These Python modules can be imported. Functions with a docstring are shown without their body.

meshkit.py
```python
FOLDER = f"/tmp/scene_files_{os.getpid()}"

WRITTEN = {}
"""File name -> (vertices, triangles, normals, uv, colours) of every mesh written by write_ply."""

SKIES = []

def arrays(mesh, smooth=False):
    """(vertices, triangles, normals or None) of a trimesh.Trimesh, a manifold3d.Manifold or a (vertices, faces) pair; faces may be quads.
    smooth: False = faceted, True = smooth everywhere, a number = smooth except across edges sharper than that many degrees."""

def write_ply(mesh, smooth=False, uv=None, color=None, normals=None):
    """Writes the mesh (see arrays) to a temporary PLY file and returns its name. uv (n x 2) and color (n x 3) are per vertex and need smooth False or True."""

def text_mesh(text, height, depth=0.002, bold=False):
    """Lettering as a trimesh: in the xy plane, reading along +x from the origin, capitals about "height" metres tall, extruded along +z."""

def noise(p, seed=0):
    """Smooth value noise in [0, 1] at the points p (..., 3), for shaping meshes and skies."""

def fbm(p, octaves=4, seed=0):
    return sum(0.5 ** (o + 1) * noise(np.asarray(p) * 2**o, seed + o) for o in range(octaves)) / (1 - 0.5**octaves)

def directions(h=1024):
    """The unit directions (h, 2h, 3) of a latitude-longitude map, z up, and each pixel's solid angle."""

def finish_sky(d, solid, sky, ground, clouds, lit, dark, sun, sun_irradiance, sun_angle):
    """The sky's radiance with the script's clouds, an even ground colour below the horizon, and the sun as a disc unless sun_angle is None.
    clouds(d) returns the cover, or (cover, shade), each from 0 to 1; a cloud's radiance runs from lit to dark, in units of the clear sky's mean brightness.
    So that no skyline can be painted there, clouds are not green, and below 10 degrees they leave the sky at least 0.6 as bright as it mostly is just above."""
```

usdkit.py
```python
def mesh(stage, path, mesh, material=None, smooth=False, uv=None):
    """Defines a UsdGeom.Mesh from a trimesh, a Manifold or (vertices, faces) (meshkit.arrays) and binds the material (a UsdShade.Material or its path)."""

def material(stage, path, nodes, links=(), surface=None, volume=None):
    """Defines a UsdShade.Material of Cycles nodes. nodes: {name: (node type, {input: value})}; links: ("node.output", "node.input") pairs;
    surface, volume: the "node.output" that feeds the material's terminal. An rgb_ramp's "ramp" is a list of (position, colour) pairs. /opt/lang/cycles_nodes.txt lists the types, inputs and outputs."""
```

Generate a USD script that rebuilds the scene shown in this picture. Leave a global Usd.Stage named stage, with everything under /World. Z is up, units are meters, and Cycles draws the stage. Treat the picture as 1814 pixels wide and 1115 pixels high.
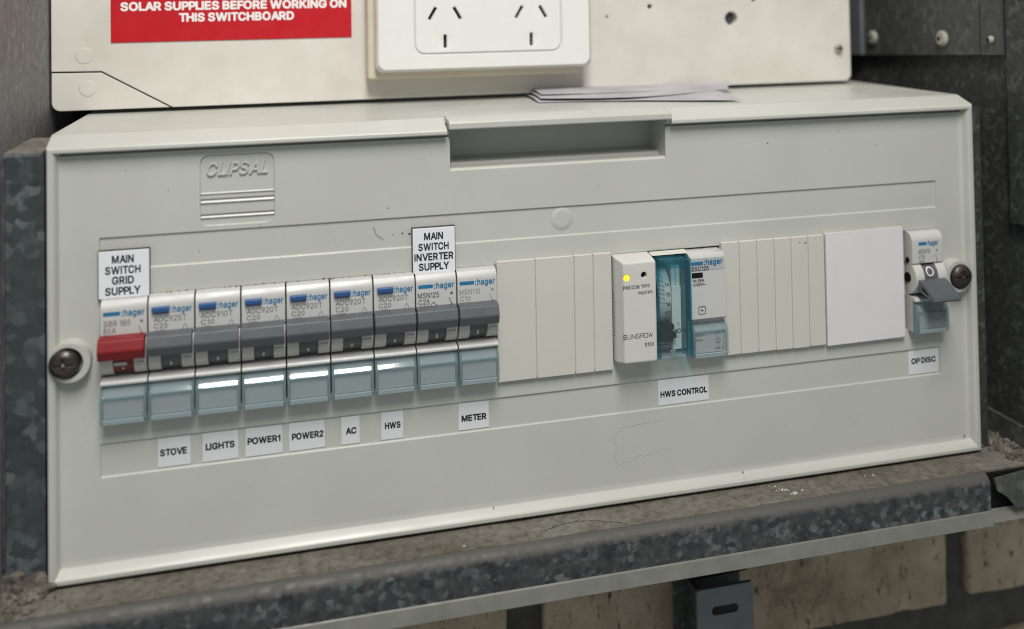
import math, random
import numpy as np
import trimesh
import manifold3d as m3
from shapely.geometry import Polygon, box as sbox, Point
from shapely import affinity, union_all
from pxr import Usd, UsdGeom, UsdLux, UsdShade, Gf, Sdf
import usdkit, meshkit

random.seed(7)
rng = np.random.default_rng(7)
stage = Usd.Stage.CreateInMemory()
UsdGeom.SetStageUpAxis(stage, UsdGeom.Tokens.z)
UsdGeom.SetStageMetersPerUnit(stage, 1.0)
UsdGeom.Xform.Define(stage, '/World')
UsdGeom.Scope.Define(stage, '/World/Looks')
MM = 0.001

# ------------------------------------------------------------------ camera
YAW, PITCH, ROLL, FPX, CYPX = .2408, .02432, -.01624, 1702.3, -35.44
CAM = np.array([67.404, -406.545, 151.437])
fw = np.array([math.sin(YAW) * math.cos(PITCH), math.cos(YAW) * math.cos(PITCH), math.sin(PITCH)])
rt = np.array([math.cos(YAW), -math.sin(YAW), 0.0])
up = np.cross(rt, fw)
r2 = rt * math.cos(ROLL) + up * math.sin(ROLL)
u2 = -rt * math.sin(ROLL) + up * math.cos(ROLL)
cam = UsdGeom.Camera.Define(stage, '/World/camera')
p = CAM * MM
cam.AddTransformOp().Set(Gf.Matrix4d(*r2, 0, *u2, 0, *(-fw), 0, *p, 1))
HAP = 36.0
cam.CreateHorizontalApertureAttr(HAP)
cam.CreateVerticalApertureAttr(HAP * 629 / 1024)
cam.CreateFocalLengthAttr(FPX / 1814 * HAP)
cam.CreateVerticalApertureOffsetAttr(-(557.5 - CYPX) / 1814 * HAP)
cam.CreateFStopAttr(FPX / 1814 * HAP / 7.2)
cam.CreateFocusDistanceAttr(0.422)
cam.CreateClippingRangeAttr(Gf.Vec2f(0.02, 50))
cam.CreateExposureAttr(0.0)

# ------------------------------------------------------------------ light: a soft lamp overhead in front, and the pale open surroundings
def aim(prim, pos, target):
    pos, target = np.array(pos, float), np.array(target, float)
    z = pos - target; z /= np.linalg.norm(z)
    x = np.cross([0, 0, 1.0], z); x /= np.linalg.norm(x)
    y = np.cross(z, x)
    prim.AddTransformOp().Set(Gf.Matrix4d(*x, 0, *y, 0, *z, 0, *pos, 1))

key = UsdLux.RectLight.Define(stage, '/World/ceiling_lamp')
key.CreateWidthAttr(0.27); key.CreateHeightAttr(0.52); key.CreateIntensityAttr(29.0)
key.CreateColorAttr(Gf.Vec3f(1.0, 0.975, 0.93))
aim(key, (0.10, -0.60, 0.93), (0.16, 0, 0.02))
amb = usdkit.material(stage, '/World/Looks/surroundings', {
    'bg': ('background_shader', {'color': (0.96, 1.0, 0.99), 'strength': 0.30})}, surface='bg.background')
dome = UsdLux.DomeLight.Define(stage, '/World/surroundings_light')
dome.CreateIntensityAttr(1.0)
UsdShade.MaterialBindingAPI.Apply(dome.GetPrim()).Bind(amb)

# ------------------------------------------------------------------ materials
MAT = {}
def mat(name, nodes, links, surface='p.BSDF'):
    MAT[name] = usdkit.material(stage, '/World/Looks/' + name, nodes, links, surface=surface)
    return MAT[name]

def plastic(name, rgb, rough=0.4, spec=0.5, var=0.03, vscale=70, grain=0.00002, gscale=2600, bevel=0.00025, dirt=0.0, dirt_col=(.16, .13, .09), metal=0.0, tint=None, coat=0):
    a = tuple(c * (1 - var) for c in rgb); b = tuple(min(c * (1 + var), 1) for c in rgb)
    if tint: b = tuple(min(c * t, 1) for c, t in zip(b, tint))
    n = {'g': ('geometry', {}),
         'n1': ('noise_texture', {'scale': vscale, 'detail': 5, 'roughness': .6}),
         'r1': ('rgb_ramp', {'ramp': [(0.3, a), (0.7, b)]}),
         'n2': ('noise_texture', {'scale': gscale, 'detail': 2}),
         'bv': ('bevel', {'samples': 4, 'radius': bevel}),
         'bp': ('bump', {'strength': 0.6, 'distance': grain}),
         'n3': ('noise_texture', {'scale': vscale * 2.2, 'detail': 4}),
         'rr': ('map_range', {'from_min': .3, 'from_max': .7, 'to_min': max(rough - .07, .02), 'to_max': rough + .07, 'clamp': True}),
         'p': ('principled_bsdf', {'specular_ior_level': spec, 'metallic': metal, 'coat_weight': coat})}
    l = [('g.position', 'n1.vector'), ('g.position', 'n2.vector'), ('g.position', 'n3.vector'), ('n1.fac', 'r1.fac'),
         ('n2.fac', 'bp.height'), ('bv.bevel', 'bp.normal'), ('bp.normal', 'p.normal'), ('n3.fac', 'rr.value'), ('rr.result', 'p.roughness')]
    if dirt > 0:
        n['nd'] = ('noise_texture', {'scale': vscale * 5, 'detail': 6, 'roughness': .72})
        n['rd'] = ('map_range', {'from_min': .60, 'from_max': .74, 'to_min': 0.0, 'to_max': dirt, 'clamp': True})
        n['mx'] = ('mix_color', {'b': dirt_col})
        l += [('g.position', 'nd.vector'), ('nd.fac', 'rd.value'), ('rd.result', 'mx.fac'), ('r1.color', 'mx.a'), ('mx.result', 'p.base_color')]
    else:
        l.append(('r1.color', 'p.base_color'))
    return mat(name, n, l)

def ink(name, rgb, rough=.5):
    return mat(name, {'p': ('principled_bsdf', {'base_color': rgb, 'roughness': rough})}, [])

def galvanised(name, dark, light, scale=170, metal=.55, rough=.42, streak=1.0, dust=0.0, dust_col=(.12, .105, .085), soft=.22, settle=0.0):
    n = {'g': ('geometry', {}),
         'mp': ('mapping', {'mapping_type': 'point', 'scale': (1, 1, streak)}),
         'nz': ('noise_texture', {'scale': scale * 1.1, 'detail': 5, 'roughness': .6}),
         'ad': ('vector_math', {'math_type': 'scale', 'scale': 1.1 / scale}),
         'sm': ('vector_math', {'math_type': 'add'}),
         'v': ('voronoi_texture', {'feature': 'smooth_f1', 'smoothness': soft, 'scale': scale}),
         'bw': ('separate_color', {}),
         'n2': ('noise_texture', {'scale': scale * .22, 'detail': 5, 'roughness': .65}),
         'ma': ('math', {'math_type': 'multiply'}),
         'rp': ('rgb_ramp', {'ramp': [(0.0, dark), (0.14, tuple(d * .9 + l * .1 for d, l in zip(dark, light))), (0.32, tuple(d * .78 + l * .22 for d, l in zip(dark, light))), (0.40, tuple(d * .5 + l * .5 for d, l in zip(dark, light))), (0.56, light)]}),
         'n3': ('noise_texture', {'scale': scale * 7, 'detail': 3}),
         'bp': ('bump', {'strength': .5, 'distance': .00012}),
         'rg': ('map_range', {'to_min': rough - .1, 'to_max': rough + .14}),
         'nd': ('noise_texture', {'scale': scale * .6, 'detail': 8, 'roughness': .7}),
         'rd': ('map_range', {'from_min': .58 - dust * .45, 'from_max': .72 - dust * .3, 'to_min': 0, 'to_max': min(1, dust * 1.4), 'clamp': True}),
         'mx': ('mix_color', {'b': dust_col}),
         'im': ('math', {'math_type': 'subtract', 'value1': metal}),
         'm2': ('math', {'math_type': 'multiply', 'value2': metal}),
         'p': ('principled_bsdf', {})}
    l = [('g.position', 'mp.vector'), ('mp.vector', 'nz.vector'), ('nz.color', 'ad.vector1'), ('ad.vector', 'sm.vector1'), ('mp.vector', 'sm.vector2'),
         ('sm.vector', 'v.vector'), ('v.color', 'bw.color'), ('mp.vector', 'n2.vector'), ('bw.r', 'ma.value1'), ('n2.fac', 'ma.value2'), ('ma.value', 'rp.fac'),
         ('g.position', 'n3.vector'), ('n3.fac', 'bp.height'), ('bp.normal', 'p.normal'), ('bw.g', 'rg.value'), ('rg.result', 'p.roughness'),
         ('g.position', 'nd.vector'), ('nd.fac', 'rd.value'), ('rd.result', 'mx.fac'), ('rp.color', 'mx.a'), ('mx.result', 'p.base_color'),
         ('rd.result', 'm2.value1'), ('m2.value', 'im.value2'), ('im.value', 'p.metallic')]
    if settle:
        n['xyz'] = ('separate_xyz', {}); n['sn'] = ('map_range', {'from_min': .12, 'from_max': .55, 'to_min': 0, 'to_max': settle, 'clamp': True})
        n['sj'] = ('math', {'math_type': 'multiply_add', 'value2': .9, 'value3': -.42}); n['sa'] = ('math', {'math_type': 'add'}); n['sc'] = ('math', {'math_type': 'add', 'use_clamp': True})
        l = [k for k in l if k[0] != 'rd.result'] + [('g.normal', 'xyz.vector'), ('nd.fac', 'sj.value1'), ('xyz.z', 'sa.value1'), ('sj.value', 'sa.value2'), ('sa.value', 'sn.value'),
             ('sn.result', 'sc.value1'), ('rd.result', 'sc.value2'), ('sc.value', 'mx.fac'), ('sc.value', 'm2.value1')]
    return mat(name, n, l)

def clear(name, tint, gloss=0.9, rough=.03, body=0.12, body_col=(.35, .5, .52)):
    """Thin tinted clear plastic: lets light pass, mirrors by fresnel, a little body colour of its own."""
    return mat(name, {'t': ('transparent_bsdf', {'color': tint}), 'd': ('diffuse_bsdf', {'color': body_col}),
                      'm0': ('mix_closure', {'fac': body}), 'gl': ('glossy_bsdf', {'color': (gloss, gloss, gloss), 'roughness': rough}),
                      'lw': ('layer_weight', {'blend': .5}), 'pw': ('math', {'math_type': 'power', 'value2': 5.0}), 'f': ('map_range', {'from_min': 0, 'from_max': 1, 'to_min': .045, 'to_max': 1.0}), 'm1': ('mix_closure', {})},
               [('t.BSDF', 'm0.closure1'), ('d.BSDF', 'm0.closure2'), ('m0.closure', 'm1.closure1'), ('gl.BSDF', 'm1.closure2'), ('lw.facing', 'pw.value1'), ('pw.value', 'f.value'), ('f.result', 'm1.fac')], surface='m1.closure')

plastic('cover_grey', (.475, .482, .445), rough=.33, var=.06, vscale=13, grain=.000035, gscale=1900, bevel=.0006, dirt=.11)
plastic('cover_grey_top', (.475, .485, .445), rough=.22, var=.05, vscale=18, bevel=.0005, dirt=.12)
plastic('blank_cream', (.55, .54, .495), rough=.42, var=.03, vscale=25, dirt=.08)
plastic('device_white', (.50, .50, .49), rough=.36, var=.02, dirt=.10)
plastic('device_white_old', (.60, .585, .535), rough=.4, var=.03, dirt=.10)
plastic('drum_white', (.52, .51, .485), rough=.42, var=.03)
plastic('toggle_grey_light', (.088, .096, .106), rough=.4, var=.05, bevel=.0004)
plastic('toggle_red', (.21, .003, .006), rough=.42, var=.06, bevel=.0004)
plastic('drum_grey', (.095, .10, .108), rough=.45, var=.08)
plastic('drum_red', (.17, .008, .008), rough=.45, var=.08)
plastic('button_blue', (.022, .085, .24), rough=.32, var=.06, bevel=.0004)
plastic('label_card', (.33, .355, .36), rough=.6, var=.02)
plastic('label_card_grey', (.40, .41, .415), rough=.5, var=.02)
plastic('sign_white', (.74, .75, .80), rough=.38, var=.012, grain=.00001)
plastic('sign_black', (.02, .02, .02), rough=.45)
plastic('sticker_paper', (.66, .665, .69), rough=.55, var=.02, vscale=120)
plastic('sheet_white', (.66, .645, .665), rough=.55, var=.025, vscale=60, dirt=.04)
plastic('meter_cream', (.58, .57, .53), rough=.40, var=.02, bevel=.0008, dirt=.08)
plastic('screw_bronze', (.06, .052, .046), rough=.36, var=.25, vscale=260, bevel=.0004, metal=.5)
plastic('screw_steel', (.45, .44, .41), rough=.32, var=.15, vscale=260, metal=.8)
plastic('screw_dull', (.36, .35, .29), rough=.5, var=.2, vscale=260, metal=.2)
plastic('panel_beige', (.655, .62, .555), rough=.40, var=.09, vscale=26, tint=(1.0, 1.02, 1.05), bevel=.0008, dirt=.07, dirt_col=(.38, .33, .25))
plastic('outlet_white', (.76, .755, .73), rough=.32, var=.015, bevel=.0009)
plastic('outlet_block', (.60, .54, .42), rough=.42, var=.03, bevel=.0009)
plastic('label_red', (.50, .004, .012), rough=.42, var=.03)
plastic('dark_cavity', (.010, .010, .010), rough=.8, spec=.1)
plastic('hole_grey', (.05, .055, .06), rough=.7, var=.2)
plastic('paper_white', (.39, .375, .40), rough=.7, var=.16, vscale=60)
plastic('bracket_steel', (.16, .17, .185), rough=.5, var=.12, vscale=60, metal=.35)
plastic('edge_zinc', (.15, .152, .136), rough=.48, var=.14, vscale=90, dirt=.3, dirt_col=(.12, .11, .09))
plastic('mortar_grey', (.062, .062, .056), rough=.9, var=.25, vscale=90, grain=.0004, gscale=500)
plastic('dial_grey', (.50, .51, .50), rough=.5, var=.05)
plastic('inner_white', (.60, .62, .61), rough=.5, var=.03)
ink('ink_black', (.015, .015, .016)); ink('ink_dark', (.075, .075, .08)); ink('ink_faded', (.17, .17, .175)); ink('ink_pale', (.26, .26, .26))
ink('ink_blue', (.014, .15, .30)); ink('ink_white', (.82, .80, .79)); ink('mark_white', (.55, .55, .55))
galvanised('zinc_spangle', (.018, .022, .026), (.15, .163, .168), scale=400, metal=.2, rough=.58, dust=.34, dust_col=(.075, .073, .066), soft=.38, settle=.9)
galvanised('zinc_flange', (.036, .044, .049), (.125, .145, .152), scale=230, metal=.2, rough=.5, dust=.3, dust_col=(.055, .064, .067), soft=.35)
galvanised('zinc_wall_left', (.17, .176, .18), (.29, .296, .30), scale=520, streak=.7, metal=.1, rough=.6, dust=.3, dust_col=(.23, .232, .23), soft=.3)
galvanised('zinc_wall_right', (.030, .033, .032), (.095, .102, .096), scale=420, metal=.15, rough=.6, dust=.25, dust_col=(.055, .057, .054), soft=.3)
galvanised('zinc_plate', (.055, .058, .056), (.125, .13, .122), scale=380, metal=.2, rough=.55, streak=.6, dust=.25, dust_col=(.085, .086, .08), soft=.3)
mat('shelf_dust', {'g': ('geometry', {}), 'n': ('noise_texture', {'scale': 260, 'detail': 9, 'roughness': .75}), 'm': ('noise_texture', {'scale': 22, 'detail': 6, 'roughness': .6}),
     'r': ('rgb_ramp', {'ramp': [(.30, (.075, .066, .053)), (.48, (.165, .155, .133)), (.62, (.21, .20, .177)), (.74, (.34, .33, .30))]}),
     'r2': ('rgb_ramp', {'ramp': [(.35, (.62, .58, .52)), (.62, (1, 1, 1))]}), 'x': ('mix_color', {'blend_type': 'multiply', 'fac': 1.0}),
     'n2': ('noise_texture', {'scale': 1100, 'detail': 5, 'roughness': .7}), 'b': ('bump', {'strength': .9, 'distance': .0004}), 'p': ('principled_bsdf', {'roughness': .88, 'specular_ior_level': .25})},
    [('g.position', 'n.vector'), ('g.position', 'm.vector'), ('n.fac', 'r.fac'), ('m.fac', 'r2.fac'), ('r.color', 'x.a'), ('r2.color', 'x.b'), ('x.result', 'p.base_color'), ('g.position', 'n2.vector'), ('n2.fac', 'b.height'), ('b.normal', 'p.normal')])
mat('crumb_dirt', {'g': ('geometry', {}), 'n': ('noise_texture', {'scale': 190, 'detail': 8, 'roughness': .75}), 'r': ('rgb_ramp', {'ramp': [(.32, (.03, .024, .018)), (.5, (.12, .105, .085)), (.68, (.27, .25, .215))]}),
     'n2': ('noise_texture', {'scale': 1500, 'detail': 4}), 'b': ('bump', {'strength': .9, 'distance': .0004}), 'p': ('principled_bsdf', {'roughness': .9})},
    [('g.position', 'n.vector'), ('n.fac', 'r.fac'), ('r.color', 'p.base_color'), ('g.position', 'n2.vector'), ('n2.fac', 'b.height'), ('b.normal', 'p.normal')])
clear('clear_pale', (.95, .972, .978), body=.06, body_col=(.45, .50, .51))
clear('clear_edge', (.76, .86, .88), body=.22, body_col=(.36, .46, .48))
clear('clear_bevel', (.86, .93, .95), body=.18, body_col=(.55, .62, .64), rough=.07, gloss=1.0)
clear('clear_piped_light', (.80, .90, .93), body=.62, body_col=(.66, .79, .83), rough=.12)  # pale body colour stands in for light piped through the bottom edge
clear('clear_teal', (.52, .77, .83), body=.12, body_col=(.05, .30, .38))
clear('clear_teal_front', (.91, .955, .96), body=.02, body_col=(.3, .5, .54))
mat('led_yellow', {'e': ('emission', {'color': (1.0, .80, .045), 'strength': 1.25})}, [], surface='e.emission')
mat('brick_cream', {
    'g': ('geometry', {}), 'n1': ('noise_texture', {'scale': 28, 'detail': 7, 'roughness': .68}),
    'r1': ('rgb_ramp', {'ramp': [(.30, (.19, .135, .088)), (.46, (.37, .30, .21)), (.68, (.50, .42, .315))]}),
    'mp': ('mapping', {'mapping_type': 'point', 'scale': (1.5, 1, .55)}),
    'n2': ('noise_texture', {'scale': 210, 'detail': 6, 'roughness': .66}),
    'r2': ('map_range', {'from_min': .60, 'from_max': .70, 'to_min': 0, 'to_max': .9, 'clamp': True}),
    'mx': ('mix_color', {'b': (.035, .022, .014)}),
    'n3': ('noise_texture', {'scale': 500, 'detail': 6, 'roughness': .7}), 'bp': ('bump', {'strength': .9, 'distance': .0011}),
    'sb': ('math', {'math_type': 'subtract'}),
    'p': ('principled_bsdf', {'roughness': .85})},
    [('g.position', 'n1.vector'), ('g.position', 'mp.vector'), ('mp.vector', 'n2.vector'), ('g.position', 'n3.vector'), ('n1.fac', 'r1.fac'), ('n2.fac', 'r2.value'),
     ('r2.result', 'mx.fac'), ('r1.color', 'mx.a'), ('mx.result', 'p.base_color'), ('n3.fac', 'sb.value1'), ('r2.result', 'sb.value2'), ('sb.value', 'bp.height'), ('bp.normal', 'p.normal')])

# ------------------------------------------------------------------ things and parts (all shapes in millimetres)
TAKEN = set()
def numbered(path):
    q, i = path, 0
    while q in TAKEN:
        i += 1; q = f'{path}_{i:03d}'
    TAKEN.add(q)
    return q

class Thing:
    def __init__(s, name, label, cat, origin=(0, 0, 0), group=None, kind=None):
        s.o = np.array(origin, float)
        s.path = numbered('/World/' + name)
        x = UsdGeom.Xform.Define(stage, s.path)
        s.x = x.AddTranslateOp(); s.x.Set(Gf.Vec3d(*(s.o * MM)))
        q = x.GetPrim()
        if label: q.SetCustomDataByKey('label', label)
        if cat: q.SetCustomDataByKey('category', cat)
        if group: q.SetCustomDataByKey('group', group)
        if kind: q.SetCustomDataByKey('kind', kind)
    def part(s, name, mesh, m, parent=None, label=None, smooth=False, kind=None):
        path = numbered((parent or s.path) + '/' + name)
        v, f, _ = meshkit.arrays(mesh)
        pr = usdkit.mesh(stage, path, trimesh.Trimesh((v - s.o) * MM, f, process=False), MAT[m], smooth=smooth).GetPrim()
        if label: pr.SetCustomDataByKey('label', label)
        if kind: pr.SetCustomDataByKey('kind', kind)
        return path

def cat(*ms):
    out = [trimesh.Trimesh(*meshkit.arrays(m)[:2], process=False) for m in ms]
    return trimesh.util.concatenate(out)
def bx(x0, x1, y0, y1, z0, z1):
    return m3.Manifold.cube([x1 - x0, y1 - y0, z1 - z0]).translate([x0, y0, z0])
def hull(pts): return m3.Manifold.hull_points(np.array(pts, float))
def rbox(x0, x1, y0, y1, z0, z1, r=.6, seg=12):
    s = m3.Manifold.sphere(r, seg)
    return m3.Manifold.batch_hull([s.translate([x, y, z]) for x in (x0 + r, x1 - r) for y in (y0 + r, y1 - r) for z in (z0 + r, z1 - r)])
def poly_manifold(poly, h):
    polys = list(poly.geoms) if hasattr(poly, 'geoms') else [poly]
    rings = []
    for g in polys:
        rings.append(np.array(g.exterior.coords)[:-1]); rings += [np.array(i.coords)[:-1] for i in g.interiors]
    return m3.Manifold.extrude(m3.CrossSection(rings, m3.FillRule.EvenOdd), h)
def prism(yz, x0, x1):
    """Profile in (Y, Z) extruded along X."""
    g = yz if hasattr(yz, 'area') else Polygon(yz)
    m = poly_manifold(g, x1 - x0)
    return m.transform(np.array([[0, 0, 1, x0], [1, 0, 0, 0], [0, 1, 0, 0]], float))
def front(xz, yf, yb):
    """Outline in (X, Z) extruded from Y = yf (front) back to yb."""
    g = xz if hasattr(xz, 'area') else Polygon(xz)
    m = poly_manifold(g, yb - yf)
    return m.transform(np.array([[1, 0, 0, 0], [0, 0, -1, yb], [0, 1, 0, 0]], float))
def rrect(x0, x1, z0, z1, r, q=6): return sbox(x0 + r, z0 + r, x1 - r, z1 - r).buffer(r, quad_segs=q)
def disc(x, z, r, q=12): return Point(x, z).buffer(r, quad_segs=q)
def arc(cy, cz, r0, r1, a0, a1, n=14):
    """Band of an arc in (Y, Z); angles in degrees up from the direction towards the viewer."""
    t = np.radians(np.linspace(a0, a1, n))
    o = [(cy - r1 * math.cos(a), cz + r1 * math.sin(a)) for a in t]
    i = [(cy - r0 * math.cos(a), cz + r0 * math.sin(a)) for a in t[::-1]]
    return Polygon(o + i)
GLYPH = {}
def glyph(ch):
    """Outline of one character with capitals 1 tall, its ink starting at x = 0."""
    if ch not in GLYPH:
        if ch == 'I': g = sbox(0, 0, .125, 1)
        elif ch == '|': g = sbox(0, 0, .1, 1)
        elif ch == '1': g = union_all([sbox(.22, 0, .345, 1), Polygon([(.0, .68), (.0, .80), (.20, .92), (.25, 1), (.3, 1), (.3, .84)])])
        elif ch == '0': g = affinity.scale(Point(0, 0).buffer(.5, quad_segs=10), .64, 1).difference(affinity.scale(Point(0, 0).buffer(.5, quad_segs=10), .40, .78)); g = affinity.translate(g, .32, .5)
        else:
            m = meshkit.text_mesh(ch, 1.0, .05)
            up_ = m.triangles[m.face_normals[:, 2] > .9][:, :, :2]
            g = union_all([Polygon(q).buffer(.002) for q in up_])
            g = affinity.translate(g, -g.bounds[0], 0)
        GLYPH[ch] = g
    return GLYPH[ch]
STRING = {}
def outline(s, weight):
    if (s, weight) not in STRING:
        x, out = 0.0, []
        for a, ch in enumerate(s):
            if ch == ' ': x += .30; continue
            g = glyph(ch); out.append(affinity.translate(g, x, 0))
            x += g.bounds[2] + (.10 if ch in 'AVTLYPF' else .27 if ch == ':' else .205)
        STRING[s, weight] = union_all(out).buffer(weight, quad_segs=2).simplify(.012)
    return STRING[s, weight]
def text(s, x0, x1, z, h, y, bold=False, center=None, t=.05, shear=0, weight=None):
    """Lettering on a plane facing the viewer; capitals h tall on the baseline z, squeezed to x0..x1 where both are given."""
    o = outline(s, weight if weight is not None else .07 if bold else .03)
    a, _, b, _ = o.bounds
    kx = h * .92 if x1 is None else (x1 - x0) / (b - a)
    o = affinity.affine_transform(o, [kx, shear * h, 0, h, x0 - a * kx, z])
    return front(o, y - t, y + .02)
def noisy(m, amp, scale, seed=0, edge=None):
    v, f, _ = meshkit.arrays(m)
    d = np.stack([meshkit.fbm(v * scale + 11 * k, 3, seed + k) - .5 for k in range(3)], 1) * 2 * amp
    return trimesh.Trimesh(v + d, f, process=False)

# ------------------------------------------------------------------ the setting: meter box of zinc sheet, shelf, bricks
def sheet(*a): return noisy(bx(*a).refine_to_length(12), .35, .02, 5)

t = Thing('back_wall', None, None, (170, 132, 60), kind='structure')
t.part('steel_back_panel', bx(-40, 440, 132, 134, -69.4, 300), 'zinc_wall_right')

t = Thing('cabinet_side_wall', 'streaky mid grey steel cabinet wall beside the red warning label', 'wall', (-36, 50, -69.5))
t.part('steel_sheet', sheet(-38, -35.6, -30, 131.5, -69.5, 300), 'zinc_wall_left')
fl = prism([(48, 94.4), (6, 96.2), (1.2, 96.3), (0, 95.2), (0, -69.3), (48, -69.3)], -35.4, -20.6)
fl = fl - (front(sbox(-30, 80, -10, 110), -5, 60) - front(rrect(-45, -20.6, -100, 96.4, 3.6), -5, 60))
t.part('spangled_flange', fl.refine_to_length(14), 'zinc_flange', label='dark spangled zinc flange standing left of the cover')
t.part('seam', prism([(-1.2, -60), (-1.2, 95), (0, 95), (0, -60)], -35.4, -34.4), 'zinc_plate')
cr = []
for k in range(70):
    x = rng.uniform(-35, -20.5); y = rng.uniform(3, 42); r = rng.uniform(.25, .9) * (1.4 if y > 26 else .8)
    cr.append(noisy(m3.Manifold.sphere(r, 8).translate([x, y, 96.4 - y * .02]), .35 * r, 1.7, k))
t.part('ledge_dirt', cat(noisy(bx(-35.3, -21.2, 1.0, 47, 95.5, 96.75).refine_to_length(1.5), .35, .5, 2), *cr), 'shelf_dust', label='brown dirt lying on top of the flange', kind='stuff')

t = Thing('cabinet_side_wall', 'very dark zinc cabinet wall with bolted plate on the far right side', 'wall', (420, 50, -69.5))
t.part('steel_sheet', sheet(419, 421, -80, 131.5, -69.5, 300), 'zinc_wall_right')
def side(yz, x0, x1): return prism(yz, x0, x1)
pl = side([(128, 115.6), (13.4, 121.3), (13.4, 300), (128, 300)], 415.5, 418.9)
t.part('bolted_plate', pl, 'zinc_plate', label='bolted steel plate with a straight lower edge')
t.part('edge_strip', side([(12.2, 121.3), (-2.4, 121.9), (-2.4, 300), (12.2, 300)], 415.2, 418.9), 'zinc_plate')
t.part('front_plate', side([(-4.2, 40), (-60, 43), (-60, 300), (-4.2, 300)], 416.0, 418.9), 'zinc_wall_right')
t.part('upright_strip', side([(131, 115.6), (112, 116.6), (112, 300), (131, 300)], 412.5, 415.4), 'bracket_steel')
t.part('lower_flange', side([(20, -69.4), (-60, -69.4), (-60, -57.5), (20, -58.6)], 416.8, 418.9), 'zinc_plate')
def side_disc(y, z, r, x0, x1, q=10): return side(Point(y, z).buffer(r, quad_segs=q), x0, x1)
for (y, z, r) in ((41, 128.6, 4.4), (103, 127.2, 4.2)):
    w = t.part('washer', m3.Manifold.batch_hull([side_disc(y, z, r, 414.6, 415.4), side_disc(y, z, r * .7, 413.4, 414.6)]), 'screw_dull', label='pale washer head on the plate')
    t.part('socket', side_disc(y + 1, z, r * .26, 413.2, 414.0), 'dark_cavity', parent=w)
w = t.part('rivet', m3.Manifold.batch_hull([side_disc(4.5, 129.3, 1.9, 414.4, 415.2), side_disc(4.5, 129.3, .8, 413.5, 414.4)]), 'screw_dull')
t.part('rivet_core', side_disc(5.1, 129.1, .9, 413.3, 413.9), 'dark_cavity', parent=w)
t.part('inner_flange', bx(396.8, 404.2, 1.2, 3.0, -69.3, 96.6), 'zinc_wall_right', label='narrow zinc flange along the right edge of the cover')

# shelf
t = Thing('steel_shelf', 'dusty zinc shelf with spangled folded front edge under the cover', 'shelf', (190, 0, -69.5))
top = bx(-35.4, 418.8, -18.6, 131.5, -71.5, -69.5).refine_to_length(4)
t.part('shelf_top', noisy(top, .35, .06, 3), 'shelf_dust', label='shelf top caked in brown grey dust')
prof = [(-18.6, -71.6), (-18.6, -69.62)] + [(-18.6 - 4.6 * math.sin(a), -69.62 - 4.6 + 4.6 * math.cos(a)) for a in np.linspace(.12, math.pi / 2, 8)] + [(-23.2, -85.2), (-21.6, -85.2), (-21.2, -75), (-20, -72)]
t.part('folded_front', prism(prof, -60, 384.4).refine_to_length(10), 'zinc_spangle', smooth=35, label='dark spangled folded front of the shelf')
t.part('lower_lip', prism([(-23.0, -85.3), (-23.6, -85.9), (-25.4, -91.2), (-24.6, -91.8), (-21, -91.8), (-21, -85.3)], -60, 384.0), 'edge_zinc', label='pale lower lip of the folded front')
fp = Polygon([(384.9, -70.0), (430, -65.5), (430, -87), (401, -84.6), (396.5, -84.8), (391.5, -79.2), (386, -75.5)])
t.part('corner_flap', front(fp, -25.6, -24.6), 'zinc_plate', label='bent sheet flap at the right end of the shelf')
t.part('end_lip', prism([(-21.5, -85.6), (-24.4, -90.6), (-21, -91)], 384.8, 430), 'edge_zinc')
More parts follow.
